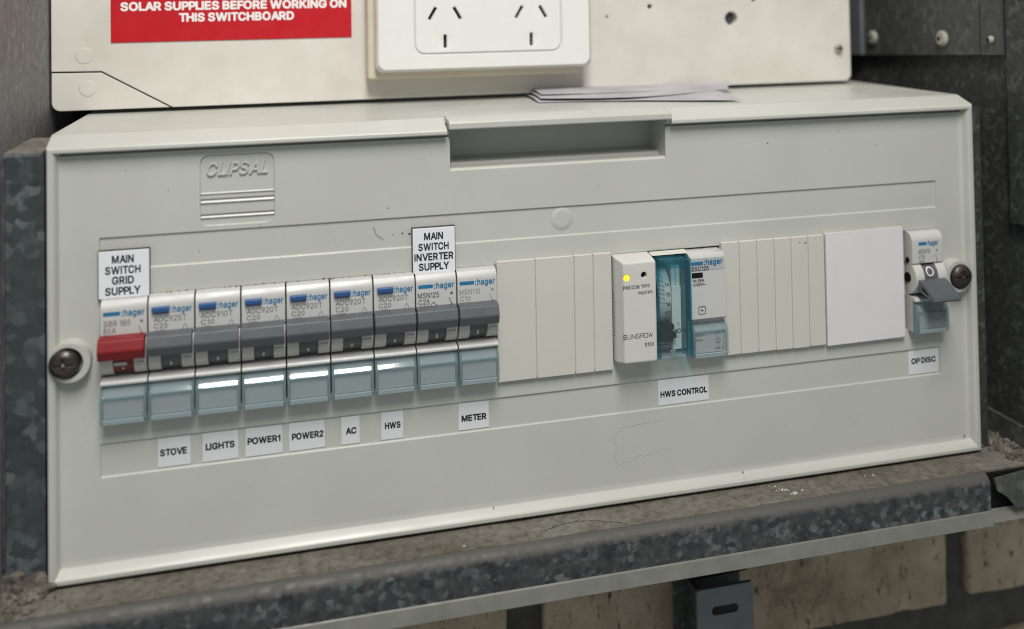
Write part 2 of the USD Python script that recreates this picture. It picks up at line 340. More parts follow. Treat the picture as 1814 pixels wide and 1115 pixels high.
t.part('end_recess', bx(384.6, 430, -20.5, -19, -90, -70.2), 'dark_cavity')
sp = []
for (cx, cy, n, s) in ((287.4, -9.5, 26, 1.5), (290, -13.6, 12, 1.0), (283, -5.6, 6, .9), (294.5, -12.4, 4, .5), (139.8, -15.2, 2, .3), (330, -9, 5, 5)):
    for k in range(n):
        r = rng.uniform(.12, .5)
        sp.append(noisy(m3.Manifold.sphere(r, 8).scale([1.4, 1, .4]).translate([cx + rng.normal() * s, cy + rng.normal() * s * .5, -69.35]), .1, 2.2, k))
t.part('paint_flecks', cat(*sp), 'outlet_white', label='white paint flecks on the shelf top', kind='stuff')
pts = [(170 + 39 * u, -15.2 + 6.0 * math.sin(math.pi * min(1, u * 1.02)) - 1.5 * u, -69.42) for u in np.linspace(0, 1, 26)]
ck = [m3.Manifold.batch_hull([m3.Manifold.sphere(.05 + .16 * abs(math.sin(i * 1.7)), 6).translate(list(pts[i])), m3.Manifold.sphere(.07, 6).translate(list(pts[i + 1]))]) for i in range(3, 25)]
t.part('dirt_crack', cat(*ck), 'dark_cavity', label='thin curved crack in the shelf dirt')

def crumbs(name, label, spots):
    c = []
    for (x0, x1, y0, y1, n, r0, r1) in spots:
        for k in range(n):
            r = rng.uniform(r0, r1) ; q = rng.uniform(.7, 1.3, 3)
            c.append(noisy(noisy(m3.Manifold.sphere(r, 16 if r > 1 else 8).scale(list(q)).translate([rng.uniform(x0, x1), rng.uniform(y0, y1), -69.6 + r * .4]), .7 * r, .9 / max(r, .5), k), .22 * r, 4 / max(r, .5), k + 50))
    d = Thing(name, label, 'dirt', (np.mean([s[0] for s in spots]), -5, -69.5), kind='stuff')
    d.part('crumb_heap', cat(*c), 'crumb_dirt')
crumbs('dirt_crumbs', 'clump of brown dirt crumbs at the lower left corner of the cover', [(-35, -20.5, -8, -1, 34, 1.0, 3.6), (-35, -21, -20, -4, 40, .5, 1.8), (-22, 8, -17, -6, 22, .25, .7), (-35, -22, -2, 0, 14, 2, 5)])
crumbs('dirt_crumbs', 'pale crumbs scattered on the shelf at the right end', [(398, 418, -4, 14, 60, .5, 1.7), (404, 418, -16, 0, 40, .6, 2.0), (388, 404, -6, 3, 16, .2, .6)])

# bricks below the shelf
t = Thing('brick_wall', 'cream brick wall with dark grey joints below the shelf', 'wall', (190, 60, -262))
t.part('mortar', noisy(bx(-80, 700, 64.5, 80, -272, -92).refine_to_length(8), 1.6, .08, 4), 'mortar_grey', label='dark grey recessed mortar')
def brick(x0, x1, z0, z1, sd):
    v, f, _ = meshkit.arrays(rbox(x0, x1, 60, 110, z0, z1, 2.2, 12).refine_to_length(9))
    d = (meshkit.fbm(v * .09, 3, sd)[:, None] - .5) * np.array([[2.2, 1.2, 3.2]])
    t.part('brick', trimesh.Trimesh(v + d, f, process=False), 'brick_cream', smooth=40)
brick(-56, 174.5, -183, -105, 1); brick(193.2, 424, -184, -105, 2); brick(437.5, 668, -182, -105, 3)
brick(72, 302, -272, -205, 4); brick(316, 546, -272, -205, 5); brick(-80, 58, -272, -205, 6)

t = Thing('slotted_bracket', 'grey slotted steel bracket hanging under the shelf before the bricks', 'bracket', (276, 30, -92))
pl = front(rrect(261.4, 291, -200, -133.3, 1.2), 30, 32)
pl = pl - front(rrect(269, 283.2, -146.4, -142.2, 2.0), 29, 33) - front(rrect(273, 300, -162.5, -157.2, 1.5), 29, 33)
t.part('front_plate', pl, 'bracket_steel')
t.part('side_plate', bx(261.4, 263.2, 32, 44, -200, -133.3), 'zinc_wall_right')  # darker zinc than the front plate, painting in the shade on this side
t.part('back_plate', bx(255.5, 291, 44.2, 46, -200, -92), 'zinc_wall_right', label='back plate with the shelf shade put into its dark zinc')  # dark material carries the shade under the shelf
t.part('shade_block', front([(259, -100), (288, -100), (291, -131), (261.5, -132)], 36, 44), 'dark_cavity')  # near-black block standing in for the shaded gap above the front plate

# ------------------------------------------------------------------ beige board at the back with what is fixed to it
t = Thing('mounting_board', 'beige plastic mounting board with bolt holes standing behind the cover', 'board', (170, 82, 104))
cut = Polygon([(-40, 122.6), (-12.9, 122.2), (20.6, 103.0), (20.6, 90), (-40, 90)])
full = rrect(-34.6, 384.6, 104.4, 320, 4)
main = front(full.difference(cut.buffer(.35)), 80, 85)
holes = ((263.2, 148.4, 1.3), (238.7, 143.4, .7), (325, 151.6, 1.6))
for x, z, r in holes: main = main - front(disc(x, z, r), 78, 84)
main = main - front(disc(311, 141.1, 3.7), 78, 84.4)
bd = t.part('board_face', main, 'panel_beige')
t.part('hole_plug', front(disc(310.4, 141.1, 3.5), 83.2, 84.4), 'hole_grey', parent=bd)
t.part('corner_piece', front(full.intersection(cut.buffer(-.35)), 80.4, 85), 'panel_beige', label='separate beige corner piece at lower left')
for x, z, dy in ((-20.5, 130, 0), (-19, 114.6, .4)):
    t.part('screw_cap', m3.Manifold.batch_hull([front(disc(x, z, 3.9), 79.995 + dy, 80.9), front(disc(x, z, 2.4), 79.93 + dy, 80.9)]), 'panel_beige', smooth=40)
for x, z, r in holes: t.part('hole_lining', front(disc(x, z, r + .2), 83.2, 84.4), 'dark_cavity', parent=bd)
sc = t.part('screw', m3.Manifold.batch_hull([front(disc(376.6, 122.8, 2.6), 79, 80), front(disc(376.6, 122.8, 1.6), 77.6, 79)]), 'screw_steel', smooth=40)
t.part('slot', bx(374.8, 378.4, 77.4, 78.2, 122.5, 123.1), 'dark_cavity', parent=sc)

t = Thing('warning_label', 'red warning label with white capitals on the beige board', 'label', (48, 80, 136))
t.part('red_sheet', front(sbox(-8.6, 135.8, 103.8, 200), 79.6, 79.95), 'label_red')
t.part('lettering', cat(text('SOLAR SUPPLIES BEFORE WORKING ON', -4.3, 101.4, 150.9, 3.7, 79.58, True), text('THIS SWITCHBOARD', 22.0, 75.8, 145.3, 3.7, 79.58, True)), 'ink_white')

t = Thing('power_outlet', 'white double power outlet on a beige block above the cover', 'power outlet', (168, 72, 118))
t.part('mounting_block', rbox(110.6, 220.0, 69.2, 79.9, 114.6, 186, 1.6), 'outlet_block', smooth=40)
plate = m3.Manifold.batch_hull([front(rrect(114, 224.2, 118.4, 188, 4), 64.5, 69), front(rrect(115.4, 222.8, 119.8, 187, 4), 62.4, 64)])
ring = rrect(132.9, 208.2, 126.9, 184, 5).difference(rrect(133.5, 207.6, 127.5, 183.4, 4.5))
plate = plate - front(ring, 60, 63.0)
slots = []
for cx in (148.2, 192.2):
    for sx, a in ((-6.2, -30), (6.2, 30)):
        slots.append(affinity.rotate(sbox(cx + sx - .8, 143.6, cx + sx + .8, 150.4), a, origin=(cx + sx, 147)))
    slots.append(sbox(cx - .8, 129.9, cx + .8, 136.4))
for cx in (148.2, 192.2):
    plate = plate - m3.Manifold.batch_hull([front(disc(cx, 133.2, 4.8), 61, 62.3), front(disc(cx, 133.2, 2.6), 62.3, 62.75)])
plate = plate - front(union_all(slots), 60, 68)
fp = t.part('face_plate', plate, 'outlet_white', smooth=35)
for s in slots: t.part('slot_lining', front(s.buffer(.15), 65.6, 66.4), 'dark_cavity', parent=fp)

# paper on top of the cover
t = Thing('folded_paper', 'folded white paper lying on the cover below the outlet', 'paper', (240, 45, 102.6))
def paper(x0, x1, yf, yb, z0, lift, th, sd, curl):
    nx, ny = 40, 14
    U, V = np.meshgrid(np.linspace(0, 1, nx), np.linspace(0, 1, ny), indexing='ij')
    X = x0 + (x1 - x0) * U + 3 * V * curl
    Y = yf(U) + (yb(U) - yf(U)) * V
    Z = z0 + lift * np.clip(U - .45, 0, 1) ** 1.5 + 1.6 * np.sin(V * math.pi) * (.5 + .5 * U) + .7 * (meshkit.fbm(np.stack([X * .03, Y * .06, X * 0 + sd], -1), 3, sd) - .5)
    v = np.stack([X, Y, Z], -1).reshape(-1, 3); n = len(v)
    idx = np.arange(n).reshape(nx, ny)
    a, b, c, d = idx[:-1, :-1].ravel(), idx[1:, :-1].ravel(), idx[1:, 1:].ravel(), idx[:-1, 1:].ravel()
    f = np.concatenate([np.stack([a, b, c], 1), np.stack([a, c, d], 1)])
    v2 = v - [0, 0, th]
    rim = np.concatenate([idx[:, 0], idx[-1, 1:], idx[::-1, -1][1:], idx[0, ::-1][1:-1]])
    q = np.roll(rim, -1)
    f = np.concatenate([f, f[:, ::-1] + n, np.stack([rim, rim + n, q], 1), np.stack([q, rim + n, q + n], 1)])
    return trimesh.Trimesh(np.concatenate([v, v2]), f, process=False)
t.part('sheet', paper(191, 282, lambda u: 47 - 34 * u ** 1.5, lambda u: 84 - 10 * u, 103.1, 2, .25, 1, 1), 'paper_white', smooth=60)
t.part('sheet', paper(193, 293, lambda u: 50 - 12 * np.sin(u * 3.0), lambda u: 88 - 24 * u, 104.5, 3, .25, 2, 1), 'paper_white', smooth=60)
t.part('sheet', paper(195, 300, lambda u: 56 - 8 * np.sin(u * 3.0) + 3 * u, lambda u: 96 - 26 * u, 105.9, 2, .25, 5, 1), 'paper_white', smooth=60)

# ------------------------------------------------------------------ the cover
def ring_loft(rings):
    """Closed solid through rectangles (x0, x1, z0, z1, y), from the back to the front face."""
    v = []
    for x0, x1, z0, z1, y in rings: v += [(x0, y, z0), (x1, y, z0), (x1, y, z1), (x0, y, z1)]
    f = []
    for k in range(len(rings) - 1):
        a, b = 4 * k, 4 * k + 4
        for i in range(4):
            j = (i + 1) % 4
            f += [(a + i, a + j, b + j), (a + i, b + j, b + i)]
    e = 4 * (len(rings) - 1)
    f += [(2, 1, 0), (3, 2, 0), (e, e + 1, e + 2), (e, e + 2, e + 3)]
    m = trimesh.Trimesh(v, f, process=False)
    if m.volume < 0: m.invert()
    return m3.Manifold(m3.Mesh(np.array(m.vertices, np.float32), np.array(m.faces, np.uint32)))
X0, X1, Z0, Z1, Z2 = -19.2, 396.2, -68.2, 98.5, 102.4
cover = ring_loft([(X0, X1, Z0, Z2, 126), (X0, X1, Z0, Z2, 6.8), (X0, X1, Z0, Z2 - .3, 6.0), (X0, X1, Z0, Z1 + .2, -3.0), (X0 + .15, X1 - .15, Z0 + .15, Z1 - .2, -3.6), (X0 + .7, X1 - .7, Z0 + .7, Z1 - .8, -4.0),
                   (X0 + 2.2, X1 - 2.2, Z0 + 2.0, 96.4, -4.0), (X0 + 3.0, X1 - 3.0, Z0 + 3.2, 96.0, -3.2), (X0 + 3.9, X1 - 3.9, Z0 + 5.0, 95.9, -.7), (X0 + 5.4, X1 - 5.4, Z0 + 7.6, 95.8, 0)])
cover = cover - bx(X0 + 2.2, X1 - 2.2, 2.4, 127, Z0 + 2.2, Z2 - 2.2)
cover = cover + bx(137.2, 238.8, .5, 21, 79, 99)                       # finger recess
cover = cover - bx(138.8, 237.2, -6, 19, 81.2, 98.2)
cover = cover + hull([(138.7, 8, 81), (237.3, 8, 81), (138.7, 19.2, 81), (237.3, 19.2, 81), (138.7, 9, 82.4), (237.3, 9, 82.4), (138.7, 19.2, 83.6), (237.3, 19.2, 83.6)])
cover = cover - bx(X0 + 4.2, 138.9, -1, 1.9, 94.7, 95.85) - bx(237.1, X1 - 4.2, -1, 1.9, 94.7, 95.85)
cover = cover - prism([(-.02, 81.3), (1.0, 81.3), (-.02, 80.3)], 138.8, 237.2)
lipcut = prism([(-8, 93), (-8, 110), (5.6, 110), (5.6, 101.4), (1.5, 98.4), (-.2, 97.6), (-.2, 93)], 137.0, 239.0)
cover = cover - lipcut
for z0, z1 in ((49.4, 62.0), (-30.6, -17.8)):                           # label strips, slightly sunk
    cover = cover - m3.Manifold.batch_hull([bx(-.8, 377.2, -.5, -.4, z0 - .4, z1), bx(-.8, 377.2, -.5, .55, z0 + .1, z1)])
cover = cover - bx(-.3, 157.6, -1, 4, -8.2, 39.0) - bx(209.8, 262.9, -1, 4, -6.6, 39.4) - bx(358.6, 376.8, -1, 4, -8, 39) - bx(157, 358, -1, 4, -5, 36)
em = rrect(37.0, 65.9, 64.0, 92.2, 3.4)
cover = cover - front(em, -1, .6)
def fold(z0, z1, yf): return prism([(.7, z0), (yf, z0 + .1), (.55, z1)], 37.1, 65.8)
cover = cover + fold(76.4, 77.2, .25) + fold(72.9, 73.9, .05) + fold(66.9, 67.8, .1) - bx(37.2, 65.7, .3, 1.1, 73.95, 74.5) - bx(37.2, 65.7, .3, 1.1, 67.85, 68.4)
# push-out disc mark
def tube_ring(cx, cz, R, r, a0, a1, n=36):
    q = [(cx + R * math.cos(a), cz + R * math.sin(a)) for a in np.radians(np.linspace(a0, a1, n))]
    s = m3.Manifold.sphere(r, 8)
    return [m3.Manifold.batch_hull([s.translate([q[i][0], .25, q[i][1]]), s.translate([q[i + 1][0], .25, q[i + 1][1]])]) for i in range(n - 1)]
cover = cover - m3.Manifold.batch_hull([front(disc(188.2, 56.6, 5.4, 16), -.4, -.3), front(disc(188.2, 56.6, 4.6, 16), -.3, 1.0)]) + m3.Manifold.batch_hull([front(disc(188.2, 56.6, 5.0, 16), .5, 1.2), front(disc(188.0, 56.8, 3.6, 16), .1, .5)])
for cx, bxn in ((-11.0, 1), (385.0, -1)):                               # screw bosses
    ringm = front(disc(cx, 16.4, 7.6, 20).difference(disc(cx - .9 * bxn, 16.3, 5.9, 20)), -5.0, 1)
    cover = cover - front(disc(cx, 16.4, 7.4, 20), -6, -.2) + ringm + front(disc(cx, 16.4, 7.4, 20), -.9, 1)

t = Thing('switchboard_cover', 'large pale grey plastic switchboard cover holding all the breakers', 'switchboard', (188, 0, -68.2))
cv = t.part('cover_shell', cover, 'cover_grey', smooth=25)
lip = prism(Polygon([(-4.9, 98.3), (-5.2, 98.8), (-5.2, 100.9), (-4.7, 101.6), (-3.4, 101.9), (6.3, 103.1), (8.5, 102.7), (8.5, 101.6), (5.6, 101.0), (1.5, 98.4)]), 137.7, 238.3)
t.part('handle_lip', lip, 'cover_grey', smooth=25, label='raised lip above the finger recess')
t.part('brand_lettering', cat(text('CLIPSAL', 39.0, 63.2, 84.0, 5.0, .62, weight=.035, shear=.22, t=.7)), 'cover_grey', label='raised maker lettering on the cover')
for cx, cz, nm in ((-12.9, 16.2, 'left'), (386.2, 16.6, 'right')):
    cap = m3.Manifold.batch_hull([front(disc(cx, cz, 5.5, 16), -5.2, 0), front(disc(cx, cz, 5.0, 16), -6.3, -5), front(disc(cx, cz, 3.4, 16), -7.2, -6)])
    cap = cap - bx(cx - 4.6, cx + 4.6, -8, -6.5, cz - .45, cz + .45) - bx(cx - .45, cx + .45, -8, -6.5, cz - 2.6, cz + 2.6)
    s = t.part('cover_screw', cap, 'screw_bronze', smooth=40, label='dark bronze plastic cover screw')
    t.part('screw_core', front(disc(cx, cz, .55), -6.9, -6.2), 'screw_steel', parent=s)

sk = []
for px, pz, r in ((36.5, 54.0, .22), (288, 84.6, .35), (325, 88.4, .3), (320.5, 80, .22), (345, 81, .25), (112, 66.3, .3), (25, 79, .25), (60, 62.9, .2), (294, -46, .22), (330, -14.5, .2), (271, -63.0, .4), (388, -61.0, .5), (155, -62.8, .3), (118, 55.2, .4), (121, 54.8, .5), (114, 55.0, .25), (9, 88, .2), (350, -52, .2), (62, -50, .15), (205, 70, .18), (305, 37.9, .45), (302, 38.4, .3)):
    yy = -2.25 if (262 < px < 315 and 30 < pz < 41) else -2.0 if pz < -60 else .5 if 49.5 < pz < 62 else -.02
    sk.append(noisy(m3.Manifold.sphere(r, 8).scale([1, .25, 1]).translate([px, yy, pz]), .12, 3, int(px)))
for k in range(90):
    px = rng.uniform(18, 139) if k < 60 else rng.uniform(210, 262)
    sk.append(noisy(m3.Manifold.sphere(rng.uniform(.08, .28), 6).scale([2.0, .5, .7]).translate([px, rng.uniform(-1.2, -.1), 39.1 + rng.normal() * .12]), .12, 3, k))
t.part('dirt_specks', cat(*sk), 'hole_grey', kind='stuff', label='tiny dark dirt specks on the cover')
mk = [(213, -38), (209.5, -41), (211.5, -46), (210.2, -50.5), (212.5, -52.8), (219, -52), (222, -50.2), (224, -50.8), (231, -49.6)]
wr = []
for (a, b), (c, d_) in zip(mk[:-1], mk[1:]):
    wr.append(m3.Manifold.batch_hull([m3.Manifold.sphere(.09, 6).translate([a, .04, b]), m3.Manifold.sphere(.09, 6).translate([c, .04, d_])]))
wr += [m3.Manifold.batch_hull([m3.Manifold.sphere(.11, 6).translate([a, .04, b]), m3.Manifold.sphere(.11, 6).translate([c, .04, d_])]) for (a, b), (c, d_) in (((213, -37.5), (222, -36.6)), ((222, -36.6), (233, -36)), ((106, 59), (107, 55.8)), ((107, 55.8), (110, 53.8)))]
t.part('glue_residue', cat(*wr), 'cover_grey', label='faint glue outline of a removed sticker', kind='stuff')

# ------------------------------------------------------------------ breakers
WHITE_BODY = [(26, 38.9), (-1.4, 38.9), (-3.3, 38.2), (-4.5, 36.7), (-5, 35.0), (-5, 24.6), (-4, 24.0), (1.5, 24.0), (1.5, 8.8), (-5.2, 8.6), (-6.2, 8.2), (-6.6, 7.6), (-6.6, 6.9), (-4.0, 6.7), (-4.0, -8), (26, -8)]
def cover_clear(t, x, z0=-8.2, z1=6.6, w=17.2, yb=-4.2, yf=-7.9, bev=3.9):
    """Clear snap-on label holder: bevelled top, front pane, side and bottom edges."""
    tl = rng.uniform(-.07, .07)
    c = t.part('label_cover', front(sbox(x + 1.3, z0 + 2.4, x + w - 1.2, z1 - bev - .5), yf, yf + .5), 'clear_pale', label='clear bluish label cover')
    t.part('top_bevel', prism([(yb - .2, z1 - .3), (yf + 1.0 + tl, z1 - bev + 1.3), (yf + .05, z1 - bev), (yf + .05, z1 - bev - .5), (yf + .6, z1 - bev - .4), (yf + 1.5, z1 - bev + .9), (yb, z1 - 1.0)], x + 1.2, x + w - 1.1), 'clear_bevel', parent=c)
    sd = [(yb - .1, z1), (yf + .9, z1 - bev + 1.6), (yf, z1 - bev), (yf - .15, z1 - bev - .6), (yf - .15, z0 + 2.2), (yf + .8, z0 + .3), (yb, z0)]
    t.part('side_edge', prism(sd, x + .2, x + 1.2), 'clear_edge', parent=c)
    t.part('side_edge', prism(sd, x + w - 1.1, x + w - .1), 'clear_edge', parent=c)
    t.part('bottom_edge', prism([(yf - .15, z0 + 2.3), (yf + .8, z0 + .3), (yb, z0), (yb, z0 + .8), (yf + .9, z0 + 1.4), (yf + .5, z0 + 2.3)], x + 1.2, x + w - 1.1), 'clear_piped_light', parent=c)
    t.part('cross_rail', prism([(yf - .2, z1 - bev - .2), (yf - .2, z1 - bev - .9), (yf + .4, z1 - bev - .9), (yf + .4, z1 - bev - .2)], x + 1.2, x + w - 1.1), 'clear_edge', parent=c)

def breaker(x, label, lines, kind='rcbo', toned='ink_faded', on=True, old=False):
    w = 17.2
    jy, jz = rng.uniform(-.16, .16), rng.uniform(-.1, .1)
    t = Thing('circuit_breaker', label, 'circuit breaker', (x + 8.7, 0, -8), group='circuit breakers in the switchboard')
    t.x.Set(Gf.Vec3d(*((t.o + [0, jy, jz]) * MM)))
    body = prism(WHITE_BODY, x + .25, x + w - .05)
    body = body - bx(x + 4.9, x + 12.4, -9, 1, 8.9, 24.2)
    t.part('body', body, 'device_white', smooth=30)
    red = kind == 'main'
    cy, cz = .6, 17.3
    for a, b in ((x + .3, x + 4.9), (x + 12.5, x + w - .1)):
        t.part('drum_cheek', prism(Polygon(list(arc(cy, cz, 0.1, 8.2, -86, 88, 18).exterior.coords)), a, b), 'drum_white', smooth=30)
    d = t.part('drum', prism(arc(cy, cz, .1, 7.5, -84, 86, 18), x + 4.95, x + 12.45), 'drum_red' if red else 'drum_grey', smooth=30)
    if on:
        tg = Polygon([(-4.5, 25.6), (-9.9, 25.4), (-10.7, 25.0), (-12.0, 21.6), (-12.0, 21.0), (-10.4, 17.6), (-4.5, 15.8)]).buffer(-.3).buffer(.3, quad_segs=4)
        g = t.part('toggle', prism(tg, x + .05 + (.0 if x > 1 else -.1), x + w - .5), 'toggle_red' if red else 'toggle_grey_light', smooth=25, label='red toggle lever switched up' if red else None)
        if red:
            t.part('drum_tab', prism(arc(cy, cz, 7.5, 7.8, -24, -14), x + 5.2, x + 10), 'drum_white', parent=d)
            t.part('on_mark', prism(arc(cy, cz, 7.5, 7.62, -44, -33), x + 8.2, x + 8.75), 'mark_white', parent=d)
        else:
            t.part('on_mark', prism(arc(cy, cz, 7.5, 7.62, -46, -24 if x > 120 else -29), x + 8.2, x + 8.95), 'mark_white', parent=d)
    else:
        tg = Polygon([(-6, 17.8), (-10.4, 16.9), (-18.6, 11.9), (-19.2, 10.6), (-18.4, 9.8), (-9, 12.0), (-6, 13)]).buffer(-.3).buffer(.3, quad_segs=4)
        tm = prism(tg, x + 1.4, x + w - 1.7) - side(Polygon([(-9.6, 15.2), (-14.5, 12.6), (-14.2, 11.6), (-9.6, 13)]), x, x + 3.6)
        g = t.part('toggle', tm, 'toggle_grey_light', smooth=25, label='grey toggle lever switched down')
        sym = disc(x + 8.7, 20.6, 2.0).difference(disc(x + 8.7, 20.6, 1.55))
        v, f, _ = meshkit.arrays(front(sym, -.12, 0).refine_to_length(.5))
        v = np.stack([v[:, 0], v[:, 1] + cy - np.sqrt(7.5 ** 2 - (v[:, 2] - cz) ** 2), v[:, 2]], 1)
        t.part('off_mark', trimesh.Trimesh(v, f, process=False), 'ink_white', parent=d)
        t.part('drum_slot', front(sbox(x + 6.3, 15.8, x + 11, 17.6), -7.3, -6), 'dark_cavity', parent=d)
        t.part('pivot_hole', side_disc(-1.2, 17.4, 2.3, x - .1, x + .6), 'dark_cavity')
        t.part('pivot_hole', side_disc(-1.4, 25.6, 1.3, x - .05, x + .6), 'dark_cavity')
    lt = cat(prism(arc(cy, cz, 8.1, 8.5, -34, -16), x + 13.2, x + 14.0), prism(arc(cy, cz, 8.1, 8.6, -20, -14), x + 13.2, x + w - .3))
    t.part('latch', lt, 'device_white')
    y = -5.02
    def sq(*ms):
        m = cat(*ms)
        if not on: m.vertices[:, 0] = x + 3.0 + (m.vertices[:, 0] - x) * .70
        return m
    if kind == 'rcbo':
        t.part('test_button', hull([(x + 1.5, -4.9, 34.9), (x + 8.2, -4.9, 35.0), (x + 1.5, -6.6, 34.7), (x + 8.2, -6.6, 34.8), (x + 1.7, -6.6, 33.2), (x + 8.1, -6.6, 33.2), (x + 2.2, -4.9, 32.0), (x + 7.7, -4.9, 32.0)]), 'button_blue', label='blue test button')
        t.part('logo', text(':hager', x + 8.6, x + 16.4, 32.4, 2.35, y, weight=.04), 'ink_blue')
    else:
        t.part('logo', sq(front(rrect(x + 1.1, x + 7.4, 32.9, 34.4, .5), y - .05, y + .1), text(':hager', x + 7.8, x + 16.3, 32.6, 2.35, y, weight=.04)), 'ink_blue')
    L = []
    if kind == 'rcbo':
        L += [text(lines[0], x + 2.2, x + 14.3, 29.0, 2.2, y, weight=.015), text(lines[1], x + 2.2, x + 7.3, 26.5, 1.9, y, weight=.015), text(lines[2], x + 2.4, x + 6.2, 24.75, 1.25, y)]
    else:
        L += [text(lines[0], x + (1.3 if kind == 'main' else .9), x + (11.1 if kind == 'main' else 9.9), 28.9, 2.2, y, weight=.015), text(lines[1], x + 1.2, x + 5.8, 26.3, 2.0, y, weight=.015),
              text(lines[2], x + 1.3, x + 5.4, 24.5, 1.3, y)]
        if len(lines) > 3: L.append(text(lines[3], x + 2.4, x + 4, 22.6, 1.0, y))
    if kind == 'rcbo':
        sym = [rrect(x + 12.2, x + 13.7, 23.9, 25.1, .2).difference(rrect(x + 12.45, x + 13.45, 24.15, 24.85, .1)), rrect(x + 13.9, x + 15.4, 23.9, 25.1, .2).difference(rrect(x + 14.15, x + 15.15, 24.15, 24.85, .1)),
               Polygon([(x + 12.6, 25.3), (x + 13.6, 27.6), (x + 13.8, 27.6), (x + 12.85, 25.3)]), Polygon([(x + 14.0, 27.6), (x + 15.0, 25.3), (x + 14.75, 25.3), (x + 13.8, 27.6)])]
        L += [front(q, y - .05, y + .1) for q in sym]
    else:
        L.append(front(Polygon([(x + 14.0, 28.4), (x + 14.3, 28.4), (x + 15.6, 25.0), (x + 15.3, 25.0)]), y - .05, y + .1))
        L.append(text('*', x + 14.6, None, 28.6, 2.2, y)); L.append(text('2', x + 14.9, None, 23.6 + 1.2, 1.1, y))
        if kind == 'inverter':
            L.append(front(Polygon([(x + 5.2, 24.9), (x + 7.4, 27.2), (x + 9.6, 25.3), (x + 12, 25.3), (x + 12, 25.05), (x + 9.5, 25.05), (x + 7.4, 26.85), (x + 5.5, 24.9)]), y - .05, y + .1))
    t.part('lettering', sq(*L), toned)
    t.part('label_card', front(sbox(x + 1.35, -5.7, x + w - 1.25, 2.1), -7.2, -7.0), 'label_card', label='grey blank label card')
    cover_clear(t, x)

M = 17.5
BR = [('SBR 180', '80A', '230 V~'), ('ADC925T', 'C25', '6000'), ('ADC910T', 'C10', '6000'), ('ADC920T', 'C20', '6000'), ('ADC920T', 'C20', '6000'), ('ADC920T', 'C20', '6000'), ('ADC920T', 'C20', '6000'), ('MSN125', 'C25', '6000'), ('MSN110', 'C10', '6000')]
LB = ['white main switch with a red toggle lever', 'grey switched breaker with blue button above the STOVE sticker', 'grey switched breaker with blue button above the LIGHTS sticker',
      'grey switched breaker with blue button above the POWER1 sticker', 'grey switched breaker with blue button above the POWER2 sticker', 'grey switched breaker with blue button above the AC sticker',
      'grey switched breaker with blue button above the short HWS sticker', 'breaker with darker print below the MAIN SWITCH INVERTER SUPPLY sign', 'grey switched breaker above the METER sticker beside the cream blanks']
for i in range(9):
    breaker(i * M, LB[i], BR[i], 'main' if i == 0 else 'rcbo' if i < 7 else 'inverter' if i == 7 else 'plain', 'ink_dark' if i == 7 else 'ink_pale' if i == 8 else 'ink_faded')
breaker(359.4, 'lone breaker switched off with lever down above the OP DISC sticker', ('MSN110', 'C10', '6000', '~'), 'plain', 'ink_faded', on=False)

# ------------------------------------------------------------------ blanking strips
def blanks(label, xs, z0, z1, yf, matname, jag):
    t = Thing('blanking_strip', label, 'blanking strip', ((xs[0] + xs[-1]) / 2, 0, z0))
    t.part('strip_back', bx(xs[0] + .1, xs[-1] - .1, yf + .5, 3.5, z0 + 1, z1 - 1), matname)
    for i in range(len(xs) - 1):
        e = rng.uniform(-jag, jag)
        t.part('blank_segment', rbox(xs[i] + .12, xs[i + 1] - .12, yf, yf + 2.0, z0 + e, z1 + e * .3, .3, 8), matname, smooth=40)
blanks('cream blanking strip of two wide and two narrow segments', [157.7, 175, 192.5, 201.25, 209.9], -10.4, 40.8, -2.2, 'blank_cream', .12)
blanks('cream blanking strip of six narrow segments beside the white sheet', [262.6, 271.4, 280.2, 289.0, 297.7, 306.4, 314.8], -10.0, 41.0, -2.2, 'blank_cream', .2)
blanks('blanking strip of five segments hidden under the white sheet', [315.2, 323.8, 332.5, 341.2, 349.9, 356.7], -10.9, 41.2, -1.9, 'blank_cream', .3)
t = Thing('white_sheet', 'plain white adhesive sheet stuck over blanks beside the lone breaker', 'sticker', (336, -2, -10.6))
e = [(315.3, -10.6)]
for k, xx in enumerate(np.linspace(315.3, 356.6, 6)[1:]):
    e += [(xx - .5, e[-1][1] + rng.uniform(-.05, .15)), (xx - .25, -10.0), (xx, -10.5 + .06 * k)]
out = Polygon(e + [(356.6, 41.9), (354.4, 42.0), (315.4, 41.4)])
t.part('sheet_face', front(out, -2.35, -1.95), 'sheet_white')

# ------------------------------------------------------------------ energy meter, timer and contactor
t = Thing('energy_meter', 'cream energy meter with a lit yellow lamp and a black hole', 'energy meter', (219, 0, -6.5))
def fr(x0, x1, z0, z1, y, r=.8):
    s = m3.Manifold.sphere(r, 12)
    return [s.translate([x, y + r, z]) for x in (x0 + r, x1 - r) for z in (z0 + r, z1 - r)]
mb = m3.Manifold.batch_hull(fr(210.3, 227.5, -6.8, 39.3, -1.0, .3) + fr(210.3, 227.5, -6.8, 39.3, 18, .3) + fr(210.4, 227.5, -6.6, 39.2, -5.5) + fr(211.8, 227.4, -5.6, 38.2, -10.6, 1.0))
mb = mb - front(disc(221.6, 32.2, 1.35), -12, -8) - front(disc(213.6, 31.6, 1.45), -12, -9.6)
for z in np.arange(4, 22, 1.6): mb = mb - bx(209, 210.9, -3.2, -1.5, z, z + .9)
t.part('body', mb, 'meter_cream', smooth=35)
t.part('lamp', m3.Manifold.batch_hull([front(disc(213.6, 31.6, 1.4), -10.6, -9.7), front(disc(213.6, 31.6, .8), -11, -10.5)]), 'led_yellow', smooth=40, label='lit yellow indicator lamp')
t.part('sensor_hole', front(disc(221.6, 32.2, 1.5), -8.4, -7.9), 'dark_cavity')
y = -10.62
